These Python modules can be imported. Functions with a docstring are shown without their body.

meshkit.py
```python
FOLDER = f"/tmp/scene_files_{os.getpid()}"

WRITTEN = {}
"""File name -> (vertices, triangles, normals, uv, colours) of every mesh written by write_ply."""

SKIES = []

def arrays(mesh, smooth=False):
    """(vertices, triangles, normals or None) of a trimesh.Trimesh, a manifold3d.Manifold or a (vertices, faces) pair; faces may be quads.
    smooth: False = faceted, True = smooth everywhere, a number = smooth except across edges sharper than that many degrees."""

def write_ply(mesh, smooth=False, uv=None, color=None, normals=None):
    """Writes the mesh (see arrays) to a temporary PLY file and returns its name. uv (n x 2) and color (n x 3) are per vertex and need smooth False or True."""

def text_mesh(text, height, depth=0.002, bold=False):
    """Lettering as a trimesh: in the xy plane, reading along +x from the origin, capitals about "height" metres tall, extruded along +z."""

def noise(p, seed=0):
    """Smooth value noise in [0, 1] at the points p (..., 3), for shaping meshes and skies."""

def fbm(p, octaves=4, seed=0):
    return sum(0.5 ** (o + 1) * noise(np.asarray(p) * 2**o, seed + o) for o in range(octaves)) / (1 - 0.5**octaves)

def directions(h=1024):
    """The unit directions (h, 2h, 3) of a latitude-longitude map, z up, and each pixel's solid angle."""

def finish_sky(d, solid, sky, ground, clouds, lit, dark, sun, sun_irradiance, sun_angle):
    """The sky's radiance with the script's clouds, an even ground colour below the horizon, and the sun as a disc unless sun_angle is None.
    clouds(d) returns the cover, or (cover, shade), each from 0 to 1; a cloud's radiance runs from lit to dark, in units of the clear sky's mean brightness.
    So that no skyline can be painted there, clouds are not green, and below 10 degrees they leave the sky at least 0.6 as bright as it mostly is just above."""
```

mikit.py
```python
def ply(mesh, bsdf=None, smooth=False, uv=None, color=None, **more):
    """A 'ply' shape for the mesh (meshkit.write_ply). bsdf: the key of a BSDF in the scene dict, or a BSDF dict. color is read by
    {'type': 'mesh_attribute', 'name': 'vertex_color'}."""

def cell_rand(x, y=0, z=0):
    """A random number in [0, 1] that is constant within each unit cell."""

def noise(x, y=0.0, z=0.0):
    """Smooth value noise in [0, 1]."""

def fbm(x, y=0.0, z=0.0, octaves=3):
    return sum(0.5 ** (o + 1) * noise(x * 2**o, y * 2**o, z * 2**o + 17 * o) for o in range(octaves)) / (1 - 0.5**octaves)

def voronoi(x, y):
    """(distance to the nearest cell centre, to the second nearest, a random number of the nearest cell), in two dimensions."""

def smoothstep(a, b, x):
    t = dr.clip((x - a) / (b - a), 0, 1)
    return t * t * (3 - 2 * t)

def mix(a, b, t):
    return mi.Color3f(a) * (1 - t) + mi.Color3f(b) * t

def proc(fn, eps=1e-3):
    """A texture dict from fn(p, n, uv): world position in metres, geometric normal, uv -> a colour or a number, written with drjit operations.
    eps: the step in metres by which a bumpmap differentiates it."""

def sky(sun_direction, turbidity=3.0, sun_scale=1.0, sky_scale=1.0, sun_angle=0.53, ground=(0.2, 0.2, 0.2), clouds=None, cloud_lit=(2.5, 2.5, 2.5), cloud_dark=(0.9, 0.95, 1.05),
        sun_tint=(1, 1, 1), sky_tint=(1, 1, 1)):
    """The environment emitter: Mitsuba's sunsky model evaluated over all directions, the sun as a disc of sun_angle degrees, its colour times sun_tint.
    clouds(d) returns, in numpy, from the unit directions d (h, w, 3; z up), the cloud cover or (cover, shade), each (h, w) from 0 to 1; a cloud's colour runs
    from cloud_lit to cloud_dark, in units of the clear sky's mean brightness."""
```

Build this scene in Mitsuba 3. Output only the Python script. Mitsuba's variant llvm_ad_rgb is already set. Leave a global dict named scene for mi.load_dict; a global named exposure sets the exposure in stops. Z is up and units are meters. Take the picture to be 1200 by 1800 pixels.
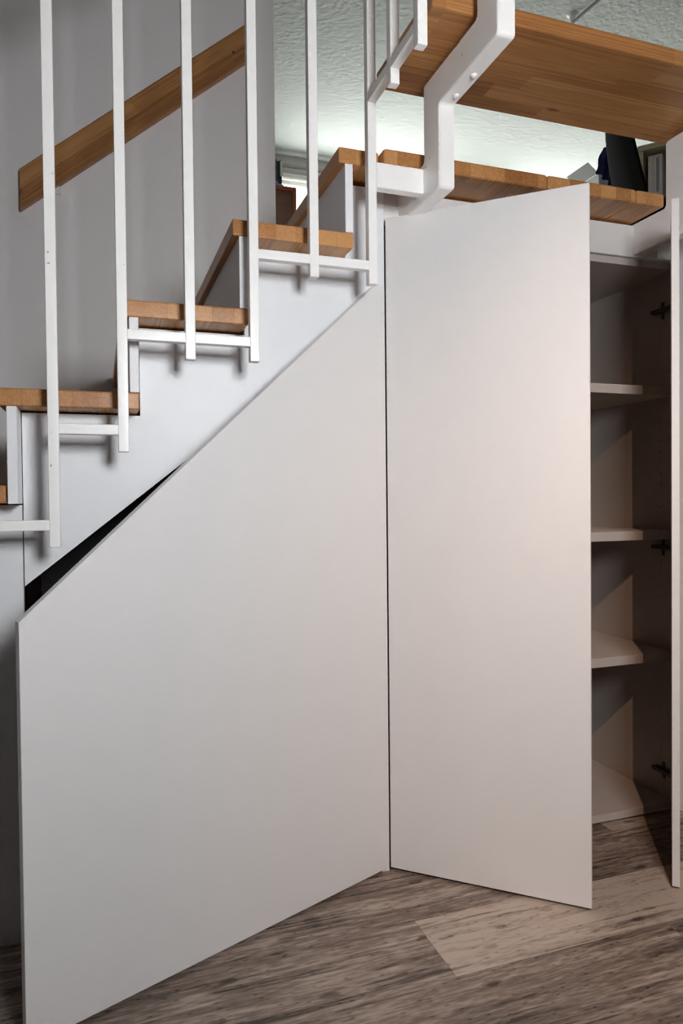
import math
import numpy as np
import trimesh
import manifold3d as m3
import shapely.geometry as sg
import drjit as dr
import mitsuba as mi
import mikit
import meshkit
from mikit import ply, proc, noise, fbm, cell_rand, smoothstep, mix, voronoi

T = mi.ScalarTransform4f
scene = {'type': 'scene'}
labels = {}

# ------------------------------------------------------------------ camera
CAM = np.array([0.0, -1.5604, 0.9000])
YAW, PITCH, ROLL, FOC = 18.9667, -1.0524, -0.5749, 1237.79
_a, _p, _r = np.radians([YAW, PITCH, ROLL])
_f = np.array([math.sin(_a) * math.cos(_p), math.cos(_a) * math.cos(_p), math.sin(_p)])
_rt = np.array([math.cos(_a), -math.sin(_a), 0.0])
_up = np.cross(_rt, _f)
UP = -_rt * math.sin(_r) + _up * math.cos(_r)
scene['camera'] = {'type': 'perspective', 'fov_axis': 'x', 'fov': math.degrees(2 * math.atan(600 / FOC)),
                   'near_clip': 0.02, 'far_clip': 60.0,
                   'to_world': T().look_at(origin=CAM.tolist(), target=(CAM + _f).tolist(), up=UP.tolist())}

# ------------------------------------------------------------------ light and exposure
exposure = 0.0
FRONT_WINDOW = [68.0, 69.2, 71.0]      # daylight in the window behind the photographer
FAR_WINDOW = [6.4, 6.5, 6.3]        # daylight in the attic room's windows
WALL_LAMP = [4.5, 2.75, 1.85]            # warm spot lamp on the wall behind the photographer

# ------------------------------------------------------------------ materials
def pr(color, rough=0.5, **kw):
    c = color if isinstance(color, dict) else {'type': 'rgb', 'value': list(color)}
    return {'type': 'twosided', 'bsdf': {'type': 'principled', 'base_color': c, 'roughness': rough, **kw}}

def bumped(color, rough, fn, scale, **kw):
    c = color if isinstance(color, dict) else {'type': 'rgb', 'value': list(color)}
    return {'type': 'twosided', 'bsdf': {'type': 'bumpmap', 'tex': proc(fn), 'scale': scale,
            'bsdf': {'type': 'principled', 'base_color': c, 'roughness': rough, **kw}}}

W_LIGHT, W_MID, W_DARK = (0.55, 0.280, 0.108), (0.385, 0.170, 0.057), (0.215, 0.086, 0.030)

def wood_color(u, v, w, width=0.046, length=0.42):
    """u across the staves, v along the grain, w through the board: solid finger-jointed beech."""
    s = u / width
    sid = dr.floor(s)
    lvl = dr.floor(w / 0.09)
    seg = dr.floor((v + cell_rand(sid, lvl, 5) * length) / length)
    tone = cell_rand(sid * 3 + 11, seg + 7, lvl)
    cu = (sid + cell_rand(sid, seg, 21)) * width
    cw = (lvl + cell_rand(sid, seg, 22) * 2 - 0.5) * 0.09
    r = dr.sqrt(dr.square(u - cu) + dr.square(w - cw)) + 0.004 * fbm(u * 30, w * 30, v * 3)
    ring = 0.5 + 0.5 * dr.sin(r * 2 * math.pi / 0.0042)
    grain = fbm(u * 260, w * 260, v * 11)
    cloud = fbm(u * 18, w * 18, v * 3.5)
    d1, _, r1 = voronoi(u * 11 + lvl * 3.7, v * 4.2)
    knot = (1 - smoothstep(0.03, 0.10, d1)) * smoothstep(0.86, 0.88, r1)
    t = 0.08 + 0.62 * tone + 0.26 * (ring - 0.5) + 0.45 * (grain - 0.5) + 0.5 * (cloud - 0.5) + 0.7 * knot
    c = mix(mix(W_LIGHT, W_MID, dr.clip(t * 2, 0, 1)), W_DARK, dr.clip(t * 2 - 1, 0, 1))
    fr = s - sid
    seam = 1 - 0.25 * (1 - smoothstep(0.0, 0.025, dr.minimum(fr, 1 - fr)))
    return c * seam

scene['wood_tread'] = pr(proc(lambda p, n, uv: wood_color(p.x, p.y, p.z)), 0.36, specular=0.35)
scene['wood_upper'] = pr(proc(lambda p, n, uv: wood_color(p.y, p.x, p.z, 0.052, 0.55)), 0.36, specular=0.35)
_hs, _hc = math.sin(math.radians(39.4)), math.cos(math.radians(39.4))
scene['wood_handrail'] = pr(proc(lambda p, n, uv: 0.92 * wood_color(-p.x * _hs + p.z * _hc + 0.011, p.x * _hc + p.z * _hs, p.y, 0.047, 0.5)), 0.4)

scene['laminate'] = pr((0.715, 0.698, 0.685), 0.42, specular=0.4)
scene['laminate_cool'] = pr((0.745, 0.755, 0.770), 0.42, specular=0.4)
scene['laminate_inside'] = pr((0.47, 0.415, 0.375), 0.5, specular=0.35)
scene['laminate_edge'] = pr((0.55, 0.49, 0.45), 0.5)
def chips(p):
    q = smoothstep(0.90, 0.92, noise(p.x * 95, p.y * 95, p.z * 95 + 3.0))
    return q * smoothstep(0.70, 0.78, noise(p.x * 14, p.y * 14, p.z * 14))
scene['white_steel'] = pr(proc(lambda p, n, uv: mix((0.89, 0.875, 0.85), (0.34, 0.25, 0.18), chips(p))), 0.32, specular=0.5)
scene['riser_white'] = pr((0.76, 0.755, 0.775), 0.5)

def stipple(p, n, uv):
    return fbm(p.x * 110, p.y * 110, p.z * 110)
scene['wall_paint'] = bumped((0.84, 0.825, 0.82), 0.85, stipple, 0.0008, specular=0.15)
scene['room_paint'] = pr((0.62, 0.60, 0.58), 0.9, specular=0.1)
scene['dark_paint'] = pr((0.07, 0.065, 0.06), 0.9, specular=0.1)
def stucco(p, n, uv):
    return fbm(p.x * 48, p.y * 48, p.z * 48, octaves=2)
scene['ceiling_plaster'] = bumped((0.675, 0.715, 0.69), 0.9, stucco, 0.0045, specular=0.1)

ROW0, ROWH, PLANK = -0.205, 0.185, 1.22
def row_offset(row):
    return dr.select(row == -1, 0.621, cell_rand(row + 40, 3, 9) * PLANK)
def floor_color(p):
    row = dr.floor((p.y - ROW0) / ROWH)
    idx = dr.floor((p.x - row_offset(row)) / PLANK)
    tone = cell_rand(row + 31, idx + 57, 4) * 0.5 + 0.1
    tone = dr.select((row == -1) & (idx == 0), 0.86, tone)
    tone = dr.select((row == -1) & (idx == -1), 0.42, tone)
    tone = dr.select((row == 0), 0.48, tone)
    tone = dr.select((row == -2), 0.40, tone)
    x, y = p.x + row * 3.7 + idx * 1.3, p.y
    y = y + 0.006 * (noise(x * 5, y * 9) - 0.5)
    broad = fbm(x * 2.2, y * 26, 1.0)
    streak = fbm(x * 8, y * 90, 2.0)
    fine = fbm(x * 42, y * 300, 5.0)
    d1, _, r1 = voronoi(x * 5.0, y * 13)
    knot = (1 - smoothstep(0.04, 0.13, d1 + 0.05 * (noise(x * 90, y * 160) - 0.5))) * smoothstep(0.55, 0.6, r1)
    d2, _, r2 = voronoi(x * 30, y * 70)
    speck = (1 - smoothstep(0.06, 0.22, d2)) * smoothstep(0.72, 0.76, r2)
    crack = smoothstep(0.66, 0.74, noise(x * 4.5, y * 190, 8.0)) * smoothstep(0.5, 0.62, noise(x * 3, y * 22, 4.0))
    saw = 0.03 * (noise(x * 190, y * 5, 3.0) - 0.5)
    t = tone + 0.50 * (broad - 0.5) + 0.42 * (streak - 0.5) + 0.60 * (fine - 0.5) + saw
    hi = smoothstep(0.60, 0.80, noise(x * 7, y * 150, 11.0)) * smoothstep(0.45, 0.7, noise(x * 2.5, y * 14, 12.0))
    t = t + 0.28 * hi
    t = t - 0.32 * knot - 0.25 * speck - 0.28 * crack
    t = dr.clip(t, 0, 1)
    c = mix(mix((0.050, 0.037, 0.030), (0.195, 0.147, 0.119), dr.clip(t * 2.4, 0, 1)), (0.46, 0.385, 0.325), dr.clip((t - 0.417) * 1.95, 0, 1))
    return c
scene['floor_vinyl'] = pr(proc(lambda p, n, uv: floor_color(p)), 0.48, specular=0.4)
scene['floor_gap'] = pr((0.05, 0.04, 0.035), 0.8)
scene['black_plastic'] = pr((0.012, 0.012, 0.012), 0.45)
scene['black_fabric'] = pr(proc(lambda p, n, uv: mix((0.004, 0.004, 0.0045), (0.010, 0.0095, 0.009), noise(p.x * 300, p.y * 300, p.z * 300))), 0.9, specular=0.08)
scene['metal'] = pr((0.72, 0.70, 0.68), 0.3, metallic=1.0)
scene['grey_metal'] = pr((0.30, 0.30, 0.30), 0.4, metallic=0.4)
scene['screw_white'] = pr((0.85, 0.84, 0.83), 0.25)
scene['screw_dark'] = pr((0.06, 0.05, 0.045), 0.5)
scene['wood_plug'] = pr((0.27, 0.15, 0.07), 0.5)
scene['box_wood'] = pr(proc(lambda p, n, uv: mix((0.40, 0.13, 0.05), (0.28, 0.085, 0.035), fbm(p.x * 20, p.y * 20, p.z * 120))), 0.4)
scene['box_back'] = pr(proc(lambda p, n, uv: mix((0.22, 0.12, 0.08), (0.15, 0.085, 0.06), fbm(p.x * 10, p.y * 10, p.z * 160))), 0.6)
scene['purple_paper'] = pr((0.36, 0.36, 0.66), 0.7)
scene['green_cloth'] = pr((0.045, 0.055, 0.045), 0.9)
scene['blue_cloth'] = pr((0.018, 0.018, 0.13), 0.85)
scene['white_frame'] = pr((0.80, 0.80, 0.78), 0.4)
scene['blind_cloth'] = pr((0.72, 0.73, 0.66), 0.9)
scene['tan_wood'] = pr(proc(lambda p, n, uv: mix((0.62, 0.53, 0.36), (0.50, 0.42, 0.28), fbm(p.x * 15, p.y * 15, p.z * 90))), 0.5)
scene['mauve_card'] = pr(proc(lambda p, n, uv: mix((0.80, 0.70, 0.68), (0.60, 0.53, 0.52), noise(p.x * 60, p.y * 60, 0.0))), 0.6)
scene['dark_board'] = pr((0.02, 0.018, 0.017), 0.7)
scene['carpet'] = pr((0.40, 0.395, 0.375), 0.9)
scene['globe_metal'] = pr((0.6, 0.55, 0.45), 0.3, metallic=1.0)

# ------------------------------------------------------------------ shape helpers
def to_tm(m):
    me = m.to_mesh()
    return trimesh.Trimesh(me.vert_properties[:, :3].copy(), me.tri_verts.copy(), process=False)

def bx(x0, x1, y0, y1, z0, z1, c=0.0008):
    """a box with chamfered edges (convex, 44 triangles)"""
    c = min(c, 0.3 * min(x1 - x0, y1 - y0, z1 - z0))
    pts = []
    for ax in range(3):
        ins = [c, c, c]
        ins[ax] = 0
        for X in (x0 + ins[0], x1 - ins[0]):
            for Y in (y0 + ins[1], y1 - ins[1]):
                for Z in (z0 + ins[2], z1 - ins[2]):
                    pts.append((X, Y, Z))
    return to_tm(m3.Manifold.hull_points(np.array(pts, dtype=np.float64)))

def rb(x0, x1, y0, y1, z0, z1, r=0.003, seg=12):
    """a box with rounded edges"""
    s = m3.Manifold.sphere(r, seg)
    return to_tm(m3.Manifold.batch_hull([s.translate([X, Y, Z]) for X in (x0 + r, x1 - r) for Y in (y0 + r, y1 - r) for Z in (z0 + r, z1 - r)]))

def extr(poly, h):
    return trimesh.creation.extrude_polygon(sg.Polygon(poly), h, engine='earcut')

def prism(poly, axis, a, b):
    """polygon in the plane across the axis ('x': (y,z), 'y': (x,z), 'z': (x,y)), from a to b along it"""
    m = extr(poly, b - a)
    v = m.vertices.copy()
    if axis == 'y':
        w = np.c_[v[:, 0], v[:, 2] + a, v[:, 1]]
    elif axis == 'x':
        w = np.c_[v[:, 2] + a, v[:, 0], v[:, 1]]
    else:
        w = np.c_[v[:, 0], v[:, 1], v[:, 2] + a]
    m = trimesh.Trimesh(w, m.faces.copy(), process=False)
    m.fix_normals()
    return m

def rounded_prism_x(poly, x0, x1, r=0.004, corner=0.009):
    """a polygon in (y,z) swept along x, outline corners and long edges rounded"""
    p = sg.Polygon(poly)
    p = p.buffer(corner, join_style=1, quad_segs=6).buffer(-2 * corner, join_style=1, quad_segs=6).buffer(corner, join_style=1, quad_segs=6)
    layers = []
    for k in range(4):
        t = k / 3 * math.pi / 2
        layers.append((r * (1 - math.sin(t)), r * (1 - math.cos(t))))
    out = m3.Manifold()
    parts = []
    for dx, off in layers:
        q = sg.polygon.orient(p.buffer(-dx, join_style=1, quad_segs=4), 1.0)
        cs = m3.CrossSection([np.array(q.exterior.coords[:-1])])
        parts.append(m3.Manifold.extrude(cs, (x1 - x0) - 2 * off).translate([0, 0, x0 + off]))
    out = m3.Manifold.batch_boolean(parts, m3.OpType.Add)
    m = to_tm(out)
    v = m.vertices
    w = np.c_[v[:, 2], v[:, 0], v[:, 1]]
    return trimesh.Trimesh(w, m.faces.copy(), process=False)

def cyl(p0, p1, r, seg=16):
    m = trimesh.creation.cylinder(r, segment=[p0, p1], sections=seg)
    return m

def join(*ms):
    return trimesh.util.concatenate(list(ms))

def slab(poly, h, c=0.001):
    """convex polygon in (x,y), thickness h along +z, arrises bevelled"""
    p = sg.Polygon(poly)
    q = np.array(p.buffer(-c, join_style=2).exterior.coords[:-1])
    P = np.array(p.exterior.coords[:-1])
    pts = [np.c_[q, np.zeros(len(q))], np.c_[P, np.full(len(P), c)], np.c_[P, np.full(len(P), h - c)], np.c_[q, np.full(len(q), h)]]
    return to_tm(m3.Manifold.hull_points(np.vstack(pts)))

def move(m, M):
    m = m.copy()
    m.apply_transform(M)
    return m

def frame_matrix(ox, oy, oz, ex, ey, ez):
    M = np.eye(4)
    M[:3, 0], M[:3, 1], M[:3, 2], M[:3, 3] = ex, ey, ez, (ox, oy, oz)
    return M

def key(name):
    if name not in scene and not any(k.startswith(name + '__') for k in list(scene) + list(labels)):
        return name
    i = 1
    while True:
        k = f'{name}_{i:03d}'
        if k not in scene and not any(q.startswith(k + '__') for q in list(scene) + list(labels)):
            return k
        i += 1

def part(parent, name, mesh, bsdf, label=None, smooth=False, emit=None):
    k = key(parent + '__' + name)
    more = {'emitter': {'type': 'area', 'radiance': {'type': 'rgb', 'value': emit}}} if emit else {}
    scene[k] = ply(mesh, bsdf, smooth=smooth, **more)
    if label:
        labels[k] = {'label': label}
    return k

def thing(name, label, cat, group=None):
    k = key(name)
    while k in labels:
        base, n = (k[:-4], int(k[-3:])) if k[-3:].isdigit() else (k, 0)
        k = f'{base}_{n + 1:03d}'
    labels[k] = {'label': label, 'category': cat}
    if group:
        labels[k]['group'] = group
    return k

def struct(name, mesh, bsdf, label, cat, smooth=False):
    scene[name] = ply(mesh, bsdf, smooth=smooth)
    labels[name] = {'label': label, 'category': cat, 'kind': 'structure'}
    return name

# ------------------------------------------------------------------ dimensions (metres)
R = 0.187                       # rise
ZT = lambda k: 1.120 + (k - 6) * R      # top of the tread reached after k rises (the sixth is at 1.12)
TH = 0.0346                     # tread thickness
FY = -0.073                     # front ends of the lower treads
WY = 0.88                       # plane of the wall behind the stairs
XT = {5: -0.147, 6: 0.081, 7: 0.3073, 8: 0.5465}
for k in (4, 3, 2, 1, 0):
    XT[k] = XT[k + 1] - 0.229
ZL = ZT(9)                      # landing top
ZLB = ZL - TH

# ------------------------------------------------------------------ the setting
struct('floor', bx(-1.5, 5.6, -1.81, 0.9, -0.06, -0.004), 'floor_gap', 'ground floor laid with grey brown wood look planks', 'floor')
rng = np.random.default_rng(4)
def row_off(row):
    if row == -1:
        return 0.621
    v = np.array(cell_rand(mi.Float(row + 40.0), 3, 9))
    return float(v.ravel()[0]) * PLANK
for row in range(-10, 6):
    y0, y1 = ROW0 + row * ROWH, ROW0 + (row + 1) * ROWH
    y0c, y1c = max(y0, -1.81), min(y1, 0.88)
    if y1c - y0c < 0.02:
        continue
    off = row_off(row)
    for i in range(-3, 6):
        x0, x1 = off + i * PLANK, off + (i + 1) * PLANK
        x0, x1 = max(x0, -1.495), min(x1, 4.2)
        if x1 - x0 < 0.03:
            continue
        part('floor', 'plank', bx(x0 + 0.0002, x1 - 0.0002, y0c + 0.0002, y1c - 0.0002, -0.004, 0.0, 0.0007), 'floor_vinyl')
struct('ceiling', bx(-1.5, 5.6, -1.81, 4.75, 4.0, 4.1), 'ceiling_plaster', 'pale green grey rough plaster ceiling above the landing', 'ceiling')
struct('wall_back', bx(-1.5, 0.605, WY, 1.0, 0.0, 4.0), 'wall_paint', 'grey painted wall behind the lower stairs', 'wall')
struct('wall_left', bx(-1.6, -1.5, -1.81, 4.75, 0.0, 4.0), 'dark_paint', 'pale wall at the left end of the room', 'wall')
struct('wall_right', bx(5.6, 5.7, -1.81, 4.75, 0.0, 4.0), 'room_paint', 'pale wall at the right end of the room', 'wall')
struct('wall_lower', bx(1.556, 5.6, 0.0, 0.1, 0.0, 1.646), 'laminate', 'white panelled wall right of the tall cupboard', 'wall')
struct('baseboard_right', bx(1.556, 4.0, -0.012, 0.0, 0.0, 0.05), 'laminate_inside', 'low baseboard at the foot of the wall right of the cupboard', 'baseboard')
struct('floor_upper', prism([(0.605, 0.905), (1.56, 0.905), (1.56, 0.10), (5.6, 0.10), (5.6, 4.65), (0.605, 4.65)], 'z', 1.50, ZL - 0.004), 'carpet', 'floor of the upper room beyond the landing', 'floor')

def wall_with_window(name, y0, y1, xa, xb, za, zb, holes, bsdf, label):
    p = sg.box(xa, za, xb, zb)
    for h in holes:
        p = p.difference(sg.box(h[0], h[2], h[1], h[3]))
    m = trimesh.creation.extrude_polygon(p, y1 - y0, engine='earcut')
    v = m.vertices
    m = trimesh.Trimesh(np.c_[v[:, 0], v[:, 2] + y0, v[:, 1]], m.faces.copy(), process=False)
    m.fix_normals()
    struct(name, m, bsdf, label, 'wall')

FW = (0.22, 0.64, 1.10, 1.56)          # window behind the photographer x0,x1,z0,z1
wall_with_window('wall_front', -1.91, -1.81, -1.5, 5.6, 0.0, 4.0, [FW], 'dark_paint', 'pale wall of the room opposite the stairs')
YF = 4.65
W2 = (1.52, 3.10, 2.55, 3.80)
W3 = (3.70, 5.00, 2.55, 3.80)
wall_with_window('wall_far', YF, YF + 0.10, -1.5, 5.6, 1.5, 4.0, [W2, W3], 'room_paint', 'pale far wall of the upper room with windows')

def window(name, rect, ywall0, ywall1, ypane, rad, face, label):
    x0, x1, z0, z1 = rect
    b = 0.05
    k = name
    ms = [bx(x0, x0 + b, ywall0, ywall1, z0, z1), bx(x1 - b, x1, ywall0, ywall1, z0, z1),
          bx(x0 + b, x1 - b, ywall0, ywall1, z0, z0 + b), bx(x0 + b, x1 - b, ywall0, ywall1, z1 - b, z1)]
    scene[k] = ply(join(*ms), 'white_frame')
    labels[k] = {'label': label, 'category': 'window', 'kind': 'structure'}
    v = np.array([[x0 + b, ypane, z0 + b], [x1 - b, ypane, z0 + b], [x1 - b, ypane, z1 - b], [x0 + b, ypane, z1 - b]])
    f = np.array([[0, 1, 2], [0, 2, 3]]) if face < 0 else np.array([[0, 2, 1], [0, 3, 2]])
    part(k, 'pane', trimesh.Trimesh(v, f, process=False), 'white_frame', 'bright pane with daylight', emit=rad)
window('window_1', FW, -1.90, -1.82, -1.84, FRONT_WINDOW, 1, 'window in the wall opposite the stairs')
window('window_2', W2, YF + 0.01, YF + 0.09, YF + 0.05, FAR_WINDOW, -1, 'bright window high in the far wall beside the dark curtain')
window('window_3', W3, YF + 0.01, YF + 0.09, YF + 0.05, FAR_WINDOW, -1, 'bright window in the far wall behind the office chair')

# ------------------------------------------------------------------ staircase
st = thing('staircase', 'half turn staircase with varnished beech treads, white risers and zigzag white steel stringers', 'staircase')
for k in range(1, 9):
    x1 = XT[k] if k != 5 else -0.1685
    x0 = XT[k - 1] - 0.033
    part(st, 'tread', rb(x0, x1 - 0.0005, FY, WY - 0.004, ZT(k) - TH, ZT(k), 0.0035), 'wood_tread', smooth=30)
# the last lower tread and the boards of the landing
part(st, 'tread', rb(0.5131, 0.6085, FY, WY - 0.004, ZLB, ZL, 0.0035), 'wood_tread', smooth=30)
for x0, x1 in ((0.611, 1.0392), (1.0408, 1.3052), (1.3068, 1.3954)):
    part(st, 'landing_board', rb(x0, x1, -0.098, 0.90, ZLB, ZL, 0.006), 'wood_tread', smooth=30)
# risers: each stands on the tread below it, under the nosing of the next
for k in range(1, 10):
    x1 = XT[k - 1]
    z0 = ZT(k - 1) if k > 1 else 0.0
    if k == 6:
        z0 = ZT(5) - TH - 0.002
    part(st, 'riser', bx(x1 - 0.019, x1 - 0.0005, FY, WY - 0.006, z0 + 0.0003, ZT(k) - TH - 0.0003, 0.001), 'riser_white', 'white riser board')
# treads of the upper flight, climbing towards the viewer
U0, URUN, UB = -0.3405, 0.2345, -0.0555
for j in range(4):
    z = ZT(10 + j)
    part(st, 'tread', rb(0.611, 1.56, U0 - URUN * j, UB - URUN * j, z - TH, z, 0.0035), 'wood_upper',
         'upper tread of glued beech spanning above the landing' if j == 0 else None, smooth=30)

def stringer_outline(back):
    h = 0.0755
    z0, z1 = 1.5615, 1.5615 + h
    yb = -0.1275
    z1 = 1.6451
    lower, upper = [(0.0295, z0)], [(0.0295, z1)]
    y, z = yb, z0
    for j in range(4):
        ub = back if j == 0 else y
        lower += [(y - h, z)]
        upper += [(ub, z1 if j == 0 else z + h)]
        z += 0.1765 if j == 0 else R
        lower += [(y - h, z)]
        upper += [(ub, z + h)]
        y -= URUN
    lower += [(y + 0.03, z)]
    upper += [(y + 0.03, z + h)]
    return lower + upper[::-1]
for x0, back in ((0.694, -0.1275), (1.396, -0.0988)):
    s = part(st, 'stringer', rounded_prism_x(stringer_outline(back), x0, x0 + 0.037), 'white_steel', 'white steel zigzag stringer of box section', smooth=40)
    for yy in (-0.313, -0.239):
        zc = 1.738
        xc = x0 + 0.0215
        prof = [(0, -0.0052), (0.003, -0.0050), (0.0055, -0.0036), (0.0066, -0.0018), (0.0072, 0.0), (0.0072, 0.0008), (0, 0.0008)]
        head = trimesh.creation.revolve(np.array(prof[::-1]), sections=20)
        cut = trimesh.creation.cylinder(0.0022, 0.005, sections=6)
        cut.apply_translation([0, 0, -0.0052])
        hm = m3.Manifold(m3.Mesh(np.asarray(head.vertices, np.float32), np.asarray(head.faces, np.uint32)))
        cm = m3.Manifold(m3.Mesh(np.asarray(cut.vertices, np.float32), np.asarray(cut.faces, np.uint32)))
        d = hm - cm
        mesh = to_tm(d) if d.num_tri() > 20 else head
        mesh.apply_translation([xc, yy, zc])
        part(s, 'screw', mesh, 'screw_white', 'white painted socket screw', smooth=35)

# ------------------------------------------------------------------ railing (20 mm square tube, one plane before the treads)
ra = thing('stair_railing', 'white square tube steel railing stepping down in front of the lower treads', 'railing')
RY0, RY1, q = -0.128, -0.108, 0.010
post_x = {'f': (0.571, 1.367), 'e': (0.438, 1.370), 'd': (0.308, 1.185), 'c': (0.1775, 1.182), 'b': (0.047, 0.996), 'a': (-0.080, 0.814),
          'g': (-0.209, 0.811), 'h': (-0.338, 0.625), 'i': (-0.467, 0.622), 'j': (-0.596, 0.436)}
slope = R / 0.2335
for n, (x, zb) in post_x.items():
    top = 1.95 + slope * (x + 0.08)
    part(ra, 'post', rb(x - q, x + q, RY0, RY1, zb, top, 0.0016, 8), 'white_steel', smooth=40)
def rail_x(xa, xb, zc):
    part(ra, 'rail', rb(xa + q - 0.001, xb - q + 0.001, RY0 + 0.0002, RY1 - 0.0002, zc - q, zc + q, 0.0016, 8), 'white_steel', smooth=40)
for a, b, z in (('d', 'e', 1.407), ('e', 'f', 1.407), ('b', 'c', 1.225), ('c', 'd', 1.225), ('a', 'b', 1.0385), ('g', 'a', 0.856), ('h', 'g', 0.856), ('i', 'h', 0.668), ('j', 'i', 0.668)):
    rail_x(post_x[a][0], post_x[b][0], z)
# upper flight: the same frame turned along the upper flight
uy = [-0.118, -0.245, -0.372, -0.499, -0.626]
ub = [None, 1.728, 1.728, 1.915, 1.915]
for y, zb in list(zip(uy, ub))[1:]:
    part(ra, 'post', rb(0.571 - q, 0.571 + q, y - q, y + q, zb, 2.60 + slope * (-0.118 - y), 0.0016, 8), 'white_steel', smooth=40)
for i, z in ((0, 1.768), (1, 1.768), (2, 1.955), (3, 1.955)):
    part(ra, 'rail', rb(0.571 - q + 0.0002, 0.571 + q - 0.0002, uy[i + 1] + q - 0.001, uy[i] - q + 0.001, z - q, z + q, 0.0016, 8), 'white_steel', smooth=40)
part(ra, 'connecting_plate', rb(0.5808, 0.6938, -0.128, -0.103, 1.5775, 1.632, 0.0025), 'white_steel', 'flat white bar joining railing post and stringer', smooth=40)
def bar(p0, p1, w, h):
    p0, p1 = np.array(p0), np.array(p1)
    d = p1 - p0
    L = np.linalg.norm(d)
    ex = d / L
    ey = np.cross([0, 0, 1.0], ex)
    ey /= np.linalg.norm(ey)
    return move(rb(0, L, -w / 2, w / 2, -h / 2, h / 2, 0.004), frame_matrix(*p0, ex, ey, np.cross(ex, ey)))
part(ra, 'handrail', bar((-0.63, -0.118, 1.965 + slope * (-0.55)), (0.582, -0.118, 1.965 + slope * 0.662), 0.04, 0.03), 'wood_handrail', 'wooden top rail', smooth=30)
part(ra, 'handrail', bar((0.571, -0.118, 2.615), (0.571, -0.65, 2.615 + slope * 0.532), 0.04, 0.03), 'wood_handrail', 'wooden top rail', smooth=30)

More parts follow.
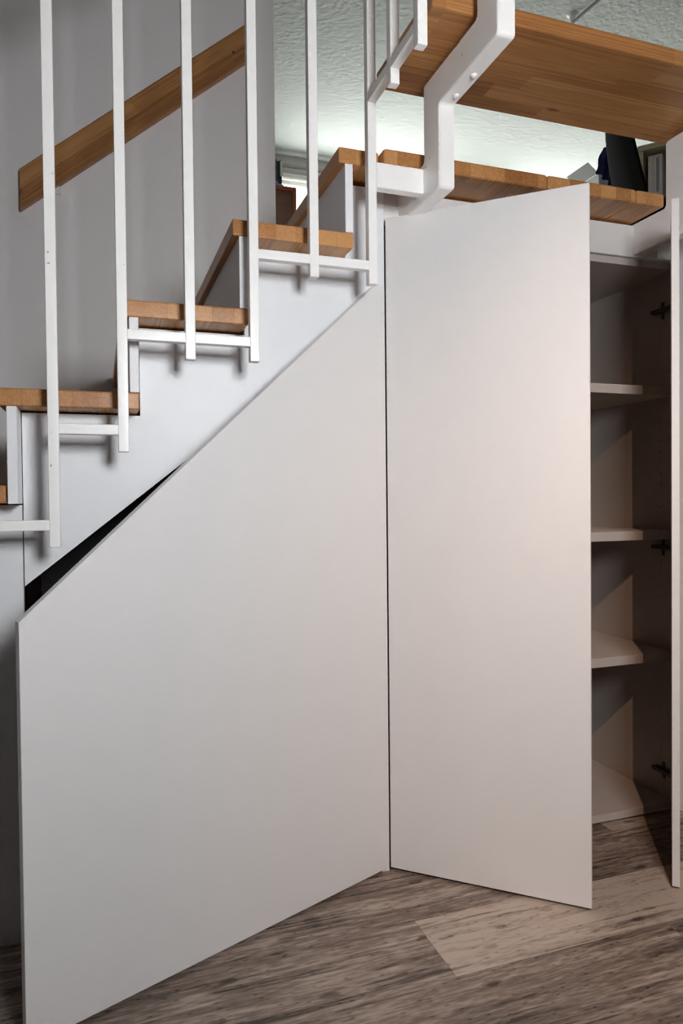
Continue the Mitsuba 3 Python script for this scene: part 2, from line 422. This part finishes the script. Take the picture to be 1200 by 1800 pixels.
# ------------------------------------------------------------------ wall handrail
hr = thing('wall_handrail', 'flat varnished beech handrail board fixed sloping on the grey wall', 'handrail')
hx0, hz0, hz1 = -0.2190, 1.812, 1.9365
hs = 0.826
hx1 = 0.515
part(hr, 'board', prism([(hx0, hz0), (hx1, hz0 + hs * (hx1 - hx0)), (hx1, hz1 + hs * (hx1 - hx0)), (hx0, hz1)], 'y', 0.850, 0.876), 'wood_handrail')
b_ = scene[hr + '__board']
part(hr, 'plug', cyl([-0.096, 0.851, 1.971], [-0.096, 0.8492, 1.971], 0.0065, 20), 'wood_plug', 'small wooden plug')
part(hr, 'screw', cyl([0.456, 0.851, 2.425], [0.456, 0.8492, 2.425], 0.005, 16), 'screw_dark', 'dark screw head')
part(hr, 'bracket', bx(-0.118, -0.098, 0.868, WY, 1.880, 1.905), 'screw_white', 'small white wall bracket')

# ------------------------------------------------------------------ cupboard under the lower flight
uc = thing('understair_cupboard', 'white cupboard under the lower flight with a slanted door standing ajar', 'cupboard')
fp = [(-0.1455, 0.729), (-0.1455, 1.0815), (0.0855, 1.0815), (0.0855, 1.2675), (0.3115, 1.2675), (0.3115, 1.4545), (0.5510, 1.4545), (0.5510, 1.6335),
      (0.6300, 1.6335), (0.6300, 1.345)]
part(uc, 'fascia_panel', prism(fp, 'y', 0.0, 0.018), 'laminate_cool', 'white sawtooth panel below the treads')
ep = [(-1.3, 0.0)]
for k in range(1, 6):
    xl = XT[k - 1] + 0.004 if k > 1 else -1.29
    ep += [(xl, ZT(k) - TH - 0.004)]
    if k < 5:
        ep += [(XT[k] + 0.004, ZT(k) - TH - 0.004)]
ep += [(-0.1480, ZT(5) - TH - 0.004), (-0.1480, 0.0)]
ep[0] = (-1.29, 0.0)
part(uc, 'end_panel', prism(ep, 'y', 0.0, 0.018), 'laminate_cool', 'white panel left of the slanted door')
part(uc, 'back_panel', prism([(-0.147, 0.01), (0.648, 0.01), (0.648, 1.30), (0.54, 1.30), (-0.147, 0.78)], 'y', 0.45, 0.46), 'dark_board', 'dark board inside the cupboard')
part(uc, 'side_strip', bx(0.6312, 0.6500, 0.0, 0.018, 0.0, 1.634), 'laminate_cool', 'narrow upright white strip')
A1 = math.radians(22.4)
ex, ez = np.array([-math.cos(A1), -math.sin(A1), 0]), np.array([0, 0, 1.0])
ey = np.cross(ez, ex)     # outward normal is -(thickness direction); choose the thickness to run inwards
nrm = np.array([math.sin(A1), -math.cos(A1), 0])
W1 = 0.8374
dz0 = 0.008
dpoly = [(0, dz0), (W1, dz0), (W1, 0.7055), (0.022, 1.408), (0, 1.408)]
M = frame_matrix(0.6482, 0.0, 0.0, ex, ez, -nrm)
dm = slab(dpoly, 0.018, 0.0008)
dm = move(dm, M)
dm.fix_normals()
d1 = part(uc, 'door', dm, 'laminate', 'large white slanted door standing ajar')
def hinge(parent, px, py, z, side, lab):
    """cup hinge: plate on the carcass side and an arm"""
    m = [bx(px - 0.004, px, py - 0.018, py + 0.03, z - 0.007, z + 0.007, 0.001), bx(px - 0.016, px - 0.004, py - 0.045, py + 0.035, z - 0.006, z + 0.006, 0.002),
         bx(px - 0.003, px, py - 0.004, py + 0.006, z - 0.024, z + 0.024, 0.001)]
    part(parent, 'hinge', join(*m), 'screw_dark', lab)

# ------------------------------------------------------------------ tall cupboard with two doors
tc = thing('tall_cupboard', 'tall white two door cupboard below the landing, both doors open on bare shelves', 'cupboard')
CX0, CX1, CY, CB = 0.655, 1.536, 0.022, 0.86
side = m3.Manifold.cube([0.018, CB - CY, 1.545]).translate([CX1, CY, 0.008])
holes = [m3.Manifold.cylinder(0.02, 0.0025, 0.0025, 8).rotate([0, 90, 0]).translate([CX1 - 0.010, yy, 0.10 + 0.032 * i]) for i in range(45) for yy in (0.066, 0.60)]
side = side - m3.Manifold.batch_boolean(holes, m3.OpType.Add)
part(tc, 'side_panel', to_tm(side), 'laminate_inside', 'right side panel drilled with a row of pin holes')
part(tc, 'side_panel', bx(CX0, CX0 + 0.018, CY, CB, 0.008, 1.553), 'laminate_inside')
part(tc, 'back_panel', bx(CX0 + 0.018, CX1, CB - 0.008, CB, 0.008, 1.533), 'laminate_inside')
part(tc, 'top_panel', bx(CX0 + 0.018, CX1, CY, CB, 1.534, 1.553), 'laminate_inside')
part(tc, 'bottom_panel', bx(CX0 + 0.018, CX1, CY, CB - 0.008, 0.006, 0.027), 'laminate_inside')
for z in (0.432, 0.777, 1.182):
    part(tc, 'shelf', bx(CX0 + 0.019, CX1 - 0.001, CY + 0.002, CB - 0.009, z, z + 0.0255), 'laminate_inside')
part(tc, 'frieze_panel', prism([(0.6512, 1.5555), (1.553, 1.5555), (1.553, 1.5605), (1.3955, 1.5605), (1.3955, 1.6405), (0.6512, 1.6405)], 'y', 0.0155, 0.030), 'laminate', 'white strip between cupboard and landing')
ZD0, ZD1 = 0.008, 1.5665
A2 = math.radians(42.29)
ex = np.array([math.cos(A2), -math.sin(A2), 0])
nrm = np.array([-math.sin(A2), -math.cos(A2), 0])
dm = move(slab([(0, ZD0), (0.4592, ZD0), (0.4592, ZD1), (0, ZD1)], 0.018, 0.0008), frame_matrix(0.6531, 0.0, 0.0, ex, [0, 0, 1], -nrm))
dm.fix_normals()
part(tc, 'door', dm, 'laminate', 'broad white door swung open on the left')
A3 = math.radians(46.3)
ex = np.array([-math.cos(A3), -math.sin(A3), 0])
nrm = np.array([math.sin(A3), -math.cos(A3), 0])
W3_ = 0.446
hx, hy = 1.2247 - ex[0] * W3_, -0.2955 - ex[1] * W3_
dm = move(slab([(0, ZD0), (W3_, ZD0), (W3_, ZD1), (0, ZD1)], 0.0165, 0.0006), frame_matrix(hx, hy, 0.0, ex, [0, 0, 1], nrm))
dm.fix_normals()
d3 = part(tc, 'door', dm, 'laminate', 'white door seen edge on at the right')
for z in (1.430, 0.752, 0.105):
    hinge(d3, CX1, 0.055, z, 1, 'dark metal hinge')

# ------------------------------------------------------------------ the upper room, seen above the landing
bxk = thing('wooden_box', 'small reddish wooden box with open front beside the grey wall end', 'box')
part(bxk, 'frame', join(bx(0.45, 0.853, 1.50, 1.82, 2.276, 2.292), bx(0.837, 0.853, 1.50, 1.82, ZL, 2.276), bx(0.45, 0.466, 1.50, 1.82, ZL, 2.276), bx(0.466, 0.837, 1.50, 1.82, ZL, ZL + 0.016)), 'box_wood')
part(bxk, 'panel', bx(0.466, 0.837, 1.516, 1.526, ZL + 0.016, 2.276), 'box_back', 'brown inset panel')
pp = thing('crumpled_paper', 'crumpled lilac paper lying on top of the reddish wooden box', 'paper')
ico = trimesh.creation.icosphere(3, 1.0)
v = ico.vertices * (0.6 + 0.8 * meshkit.noise(ico.vertices * 2.1 + 5, 3))[:, None] * np.array([0.055, 0.05, 0.028])
v = v + np.array([0.755, 1.60, 0])
v[:, 2] += 2.292 - v[:, 2].min()
scene[pp] = ply(trimesh.Trimesh(v, ico.faces, process=False), 'purple_paper')

cu = thing('curtain', 'dark green curtain hanging at the left of the far window', 'curtain')
xs = np.linspace(1.30, 1.57, 60)
yc = 4.56 + 0.022 * np.sin((xs - 1.30) * 2 * math.pi / 0.075)
pl = sg.LineString(np.c_[xs, yc]).buffer(0.003, cap_style=2)
part(cu, 'cloth', prism(list(pl.exterior.coords[:-1]), 'z', 1.72, 3.905), 'green_cloth')
rk = thing('roller_blind', 'grey rail with a rolled up pale blind over the far window', 'blind')
part(rk, 'rail', cyl([1.575, 4.57, 3.872], [3.15, 4.57, 3.872], 0.016, 20), 'grey_metal', smooth=40)
part(rk, 'roll', cyl([1.58, 4.60, 3.79], [3.12, 4.60, 3.79], 0.030, 24), 'blind_cloth', 'pale rolled blind cloth', smooth=40)
part(rk, 'bracket', bx(1.558, 1.580, 4.545, 4.65, 3.76, 3.895), 'grey_metal')
part(rk, 'bracket', bx(3.12, 3.142, 4.545, 4.65, 3.76, 3.895), 'grey_metal')

# office chair
oc = thing('office_chair', 'black office chair with tall curved backrest standing beyond the landing', 'chair')
ang = math.radians(62)
CH = np.array([2.85, 1.75]) - 0.27 * np.array([-math.sin(ang), math.cos(ang)])
ux, uy_ = np.array([math.cos(ang), math.sin(ang), 0]), np.array([-math.sin(ang), math.cos(ang), 0])
Mch = frame_matrix(CH[0], CH[1], ZL, ux, uy_, [0, 0, 1])
nv, nu = 15, 9
vb = []
for sgn in (-1, 1):
    for i in range(nv):
        t = i / (nv - 1)
        z = 0.52 + 0.92 * t
        wid = 0.225 * (0.86 + 0.25 * math.sin(math.pi * min(1, t * 1.15)) - 0.42 * max(0, t - 0.75) ** 1.3)
        yb = 0.13 + 0.03 * math.sin(t * math.pi) + 0.20 * t
        for j in range(nu):
            s = j / (nu - 1) * 2 - 1
            th = 0.035 * (1 - 0.8 * abs(s) ** 4) * (1 - 0.7 * abs(2 * t - 1) ** 8)
            vb.append((s * wid, yb + sgn * th - 0.03 * s * s, z))
fb = []
N = nv * nu
for i in range(nv - 1):
    for j in range(nu - 1):
        a = i * nu + j
        fb += [(a, a + 1, a + nu + 1), (a, a + nu + 1, a + nu), (N + a, N + a + nu + 1, N + a + 1), (N + a, N + a + nu, N + a + nu + 1)]
ring = [j for j in range(nu)] + [i * nu + nu - 1 for i in range(1, nv)] + [(nv - 1) * nu + j for j in range(nu - 2, -1, -1)] + [i * nu for i in range(nv - 2, 0, -1)]
for a, b in zip(ring, ring[1:] + ring[:1]):
    fb += [(a, N + a, N + b), (a, N + b, b)]
back = trimesh.Trimesh(np.array(vb), np.array(fb), process=False)
back.fix_normals()
part(oc, 'backrest', move(back, Mch), 'black_fabric', smooth=50)
part(oc, 'seat', move(rb(-0.25, 0.25, -0.28, 0.20, 0.44, 0.52, 0.035), Mch), 'black_fabric', smooth=40)
part(oc, 'column', move(cyl([0, -0.03, 0.08], [0, -0.03, 0.44], 0.028, 20), Mch), 'grey_metal', smooth=40)
part(oc, 'back_bar', move(bar((0, 0.05, 0.46), (0, 0.22, 0.62), 0.06, 0.02), Mch), 'black_plastic', smooth=40)
for s in (-1, 1):
    ar = join(bx(s * 0.28 - 0.025, s * 0.28 + 0.025, -0.15, 0.10, 0.66, 0.69, 0.008), bx(s * 0.28 - 0.015, s * 0.28 + 0.015, -0.05, -0.02, 0.47, 0.66, 0.005), bx(min(s * 0.2, s * 0.28), max(s * 0.2, s * 0.28), -0.06, -0.01, 0.45, 0.47, 0.004))
    part(oc, 'armrest', move(ar, Mch), 'black_plastic')
for i in range(5):
    a = i * 2 * math.pi / 5
    e = np.array([0.30 * math.cos(a), -0.03 + 0.30 * math.sin(a), 0.065])
    lg = part(oc, 'leg', move(bar((0.015 * math.cos(a), -0.03 + 0.015 * math.sin(a), 0.095), e, 0.045, 0.028), Mch), 'black_plastic', smooth=40)
    cs = cyl([e[0] - 0.012 * math.sin(a), e[1] + 0.012 * math.cos(a), 0.027], [e[0] + 0.012 * math.sin(a), e[1] - 0.012 * math.cos(a), 0.027], 0.027, 18)
    part(lg, 'caster', move(cs, Mch), 'black_plastic', smooth=40)

# dark blue cloth over a white carton, beyond the chair
bc = thing('carton', 'white carton with its top flap open left of the black office chair', 'box')
part(bc, 'body', bx(3.14, 3.46, 2.30, 2.54, ZL, 3.03, 0.003), 'white_frame')
fl = slab([(0, 0), (0.22, 0), (0.22, 0.10), (0, 0.10)], 0.004)
t = math.radians(35)
part(bc, 'flap', move(fl, frame_matrix(3.14, 2.31, 3.03, [0, 1, 0], [-math.cos(t), 0, math.sin(t)], [math.sin(t), 0, math.cos(t)])), 'white_frame', 'raised white flap')
bt = thing('draped_cloth', 'dark blue cloth hanging behind the black office chair', 'cloth')
n = 40
us = np.linspace(0, 1, n)
vb, fb = [], []
for i, a in enumerate(us):
    for j, b in enumerate(us):
        x = 3.040 + 0.17 * a + 0.065 * b * (1 - a) + 0.006 * math.sin(b * 8)
        y = 2.20 + 0.015 * math.sin(a * 17 + b * 2) + 0.05 * a
        z = 2.98 - 0.05 * a + 0.17 * b
        vb.append((x, y, z))
for i in range(n - 1):
    for j in range(n - 1):
        a = i * n + j
        fb += [(a, a + n, a + n + 1), (a, a + n + 1, a + 1)]
cl = trimesh.Trimesh(np.array(vb), np.array(fb), process=False)
cl2 = cl.copy()
cl2.vertices[:, 1] += 0.006
cl2.invert()
scene[bt] = ply(join(cl, cl2), 'blue_cloth', smooth=60)

# bookcase turned towards the stairs
bk = thing('bookcase', 'tan wooden bookcase standing right of the black office chair', 'bookcase')
e1 = np.array([0.65, -0.76, 0]); e1 /= np.linalg.norm(e1)
e2 = np.array([0.76, 0.65, 0]); e2 /= np.linalg.norm(e2)
Mb = frame_matrix(3.37, 2.20, ZL, e1, e2, [0, 0, 1])
BW, BD, BH = 0.9, 0.30, 1.505
part(bk, 'side_board', move(bx(0, 0.03, 0, BD, 0, BH - 0.036), Mb), 'tan_wood')
part(bk, 'side_board', move(bx(BW - 0.03, BW, 0, BD, 0, BH - 0.036), Mb), 'tan_wood')
part(bk, 'top_board', move(bx(-0.005, BW + 0.005, -0.005, BD, BH - 0.035, BH), Mb), 'tan_wood')
part(bk, 'back_board', move(bx(0.03, BW - 0.03, BD - 0.01, BD, 0.02, BH - 0.036), Mb), 'dark_board')
for z in (0.05, 0.45, 0.80, 1.13):
    part(bk, 'shelf', move(bx(0.031, BW - 0.031, 0.012, BD - 0.011, z, z + 0.022), Mb), 'dark_board')
fb_ = thing('file_box', 'pale mauve file box standing in the tan bookcase', 'box')
part(fb_, 'body', move(bx(0.055, 0.142, 0.03, 0.26, 1.1525, 1.44, 0.002), Mb), 'mauve_card')
part(fb_, 'spine_label', move(bx(0.105, 0.122, 0.0292, 0.0302, 1.20, 1.42, 0.0002), Mb), 'grey_metal', 'grey spine strip')

# small spot lamp on the plaster ceiling
cl_ = thing('ceiling_rail', 'thin dark rail on a white mount fixed to the plaster ceiling', 'lamp rail')
mount = trimesh.creation.revolve(np.array([(0, 0), (0.034, 0), (0.034, 0.004), (0.020, 0.016), (0.013, 0.06), (0, 0.06)]), sections=24)
mount.apply_transform(trimesh.transformations.rotation_matrix(math.pi, [1, 0, 0]))
mount.apply_translation([2.925, 2.285, 4.0])
part(cl_, 'mount', mount, 'screw_white', smooth=35)
part(cl_, 'rail', cyl([2.925, 2.285, 3.948], [3.02, 1.30, 3.948], 0.010, 14), 'grey_metal', smooth=40)
mount2 = mount.copy(); mount2.apply_translation([0.095, -0.985, 0])
part(cl_, 'mount', mount2, 'screw_white', smooth=35)

# ------------------------------------------------------------------ wall lamp behind the photographer
wl = thing('wall_lamp', 'small warm spot lamp on the wall opposite the stairs', 'lamp')
LP, AIM = np.array([0.31, -1.70, 2.05]), np.array([1.45, 0.0, 0.05])
ad = (AIM - LP) / np.linalg.norm(AIM - LP)
part(wl, 'backplate', cyl([LP[0], -1.81, LP[2] + 0.10], [LP[0], -1.798, LP[2] + 0.10], 0.04, 28), 'globe_metal', smooth=40)
part(wl, 'arm', cyl([LP[0], -1.799, LP[2] + 0.10], (LP - ad * 0.075).tolist(), 0.010, 16), 'globe_metal', smooth=40)
sh = trimesh.creation.revolve(np.array([(0.0, -0.08), (0.030, -0.08), (0.036, -0.07), (0.040, 0.03), (0.037, 0.03), (0.033, -0.065), (0.0, -0.070)]), sections=40)
sh.apply_transform(trimesh.geometry.align_vectors([0, 0, 1], ad))
sh.apply_translation(LP)
part(wl, 'shade', sh, 'globe_metal', smooth=40)
scene['wall_lamp_light'] = {'type': 'spot', 'to_world': T().look_at(origin=(LP + ad * 0.031).tolist(), target=AIM.tolist(), up=[0, 0, 1]),
                            'intensity': {'type': 'rgb', 'value': WALL_LAMP}, 'cutoff_angle': 30.0, 'beam_width': 11.0}
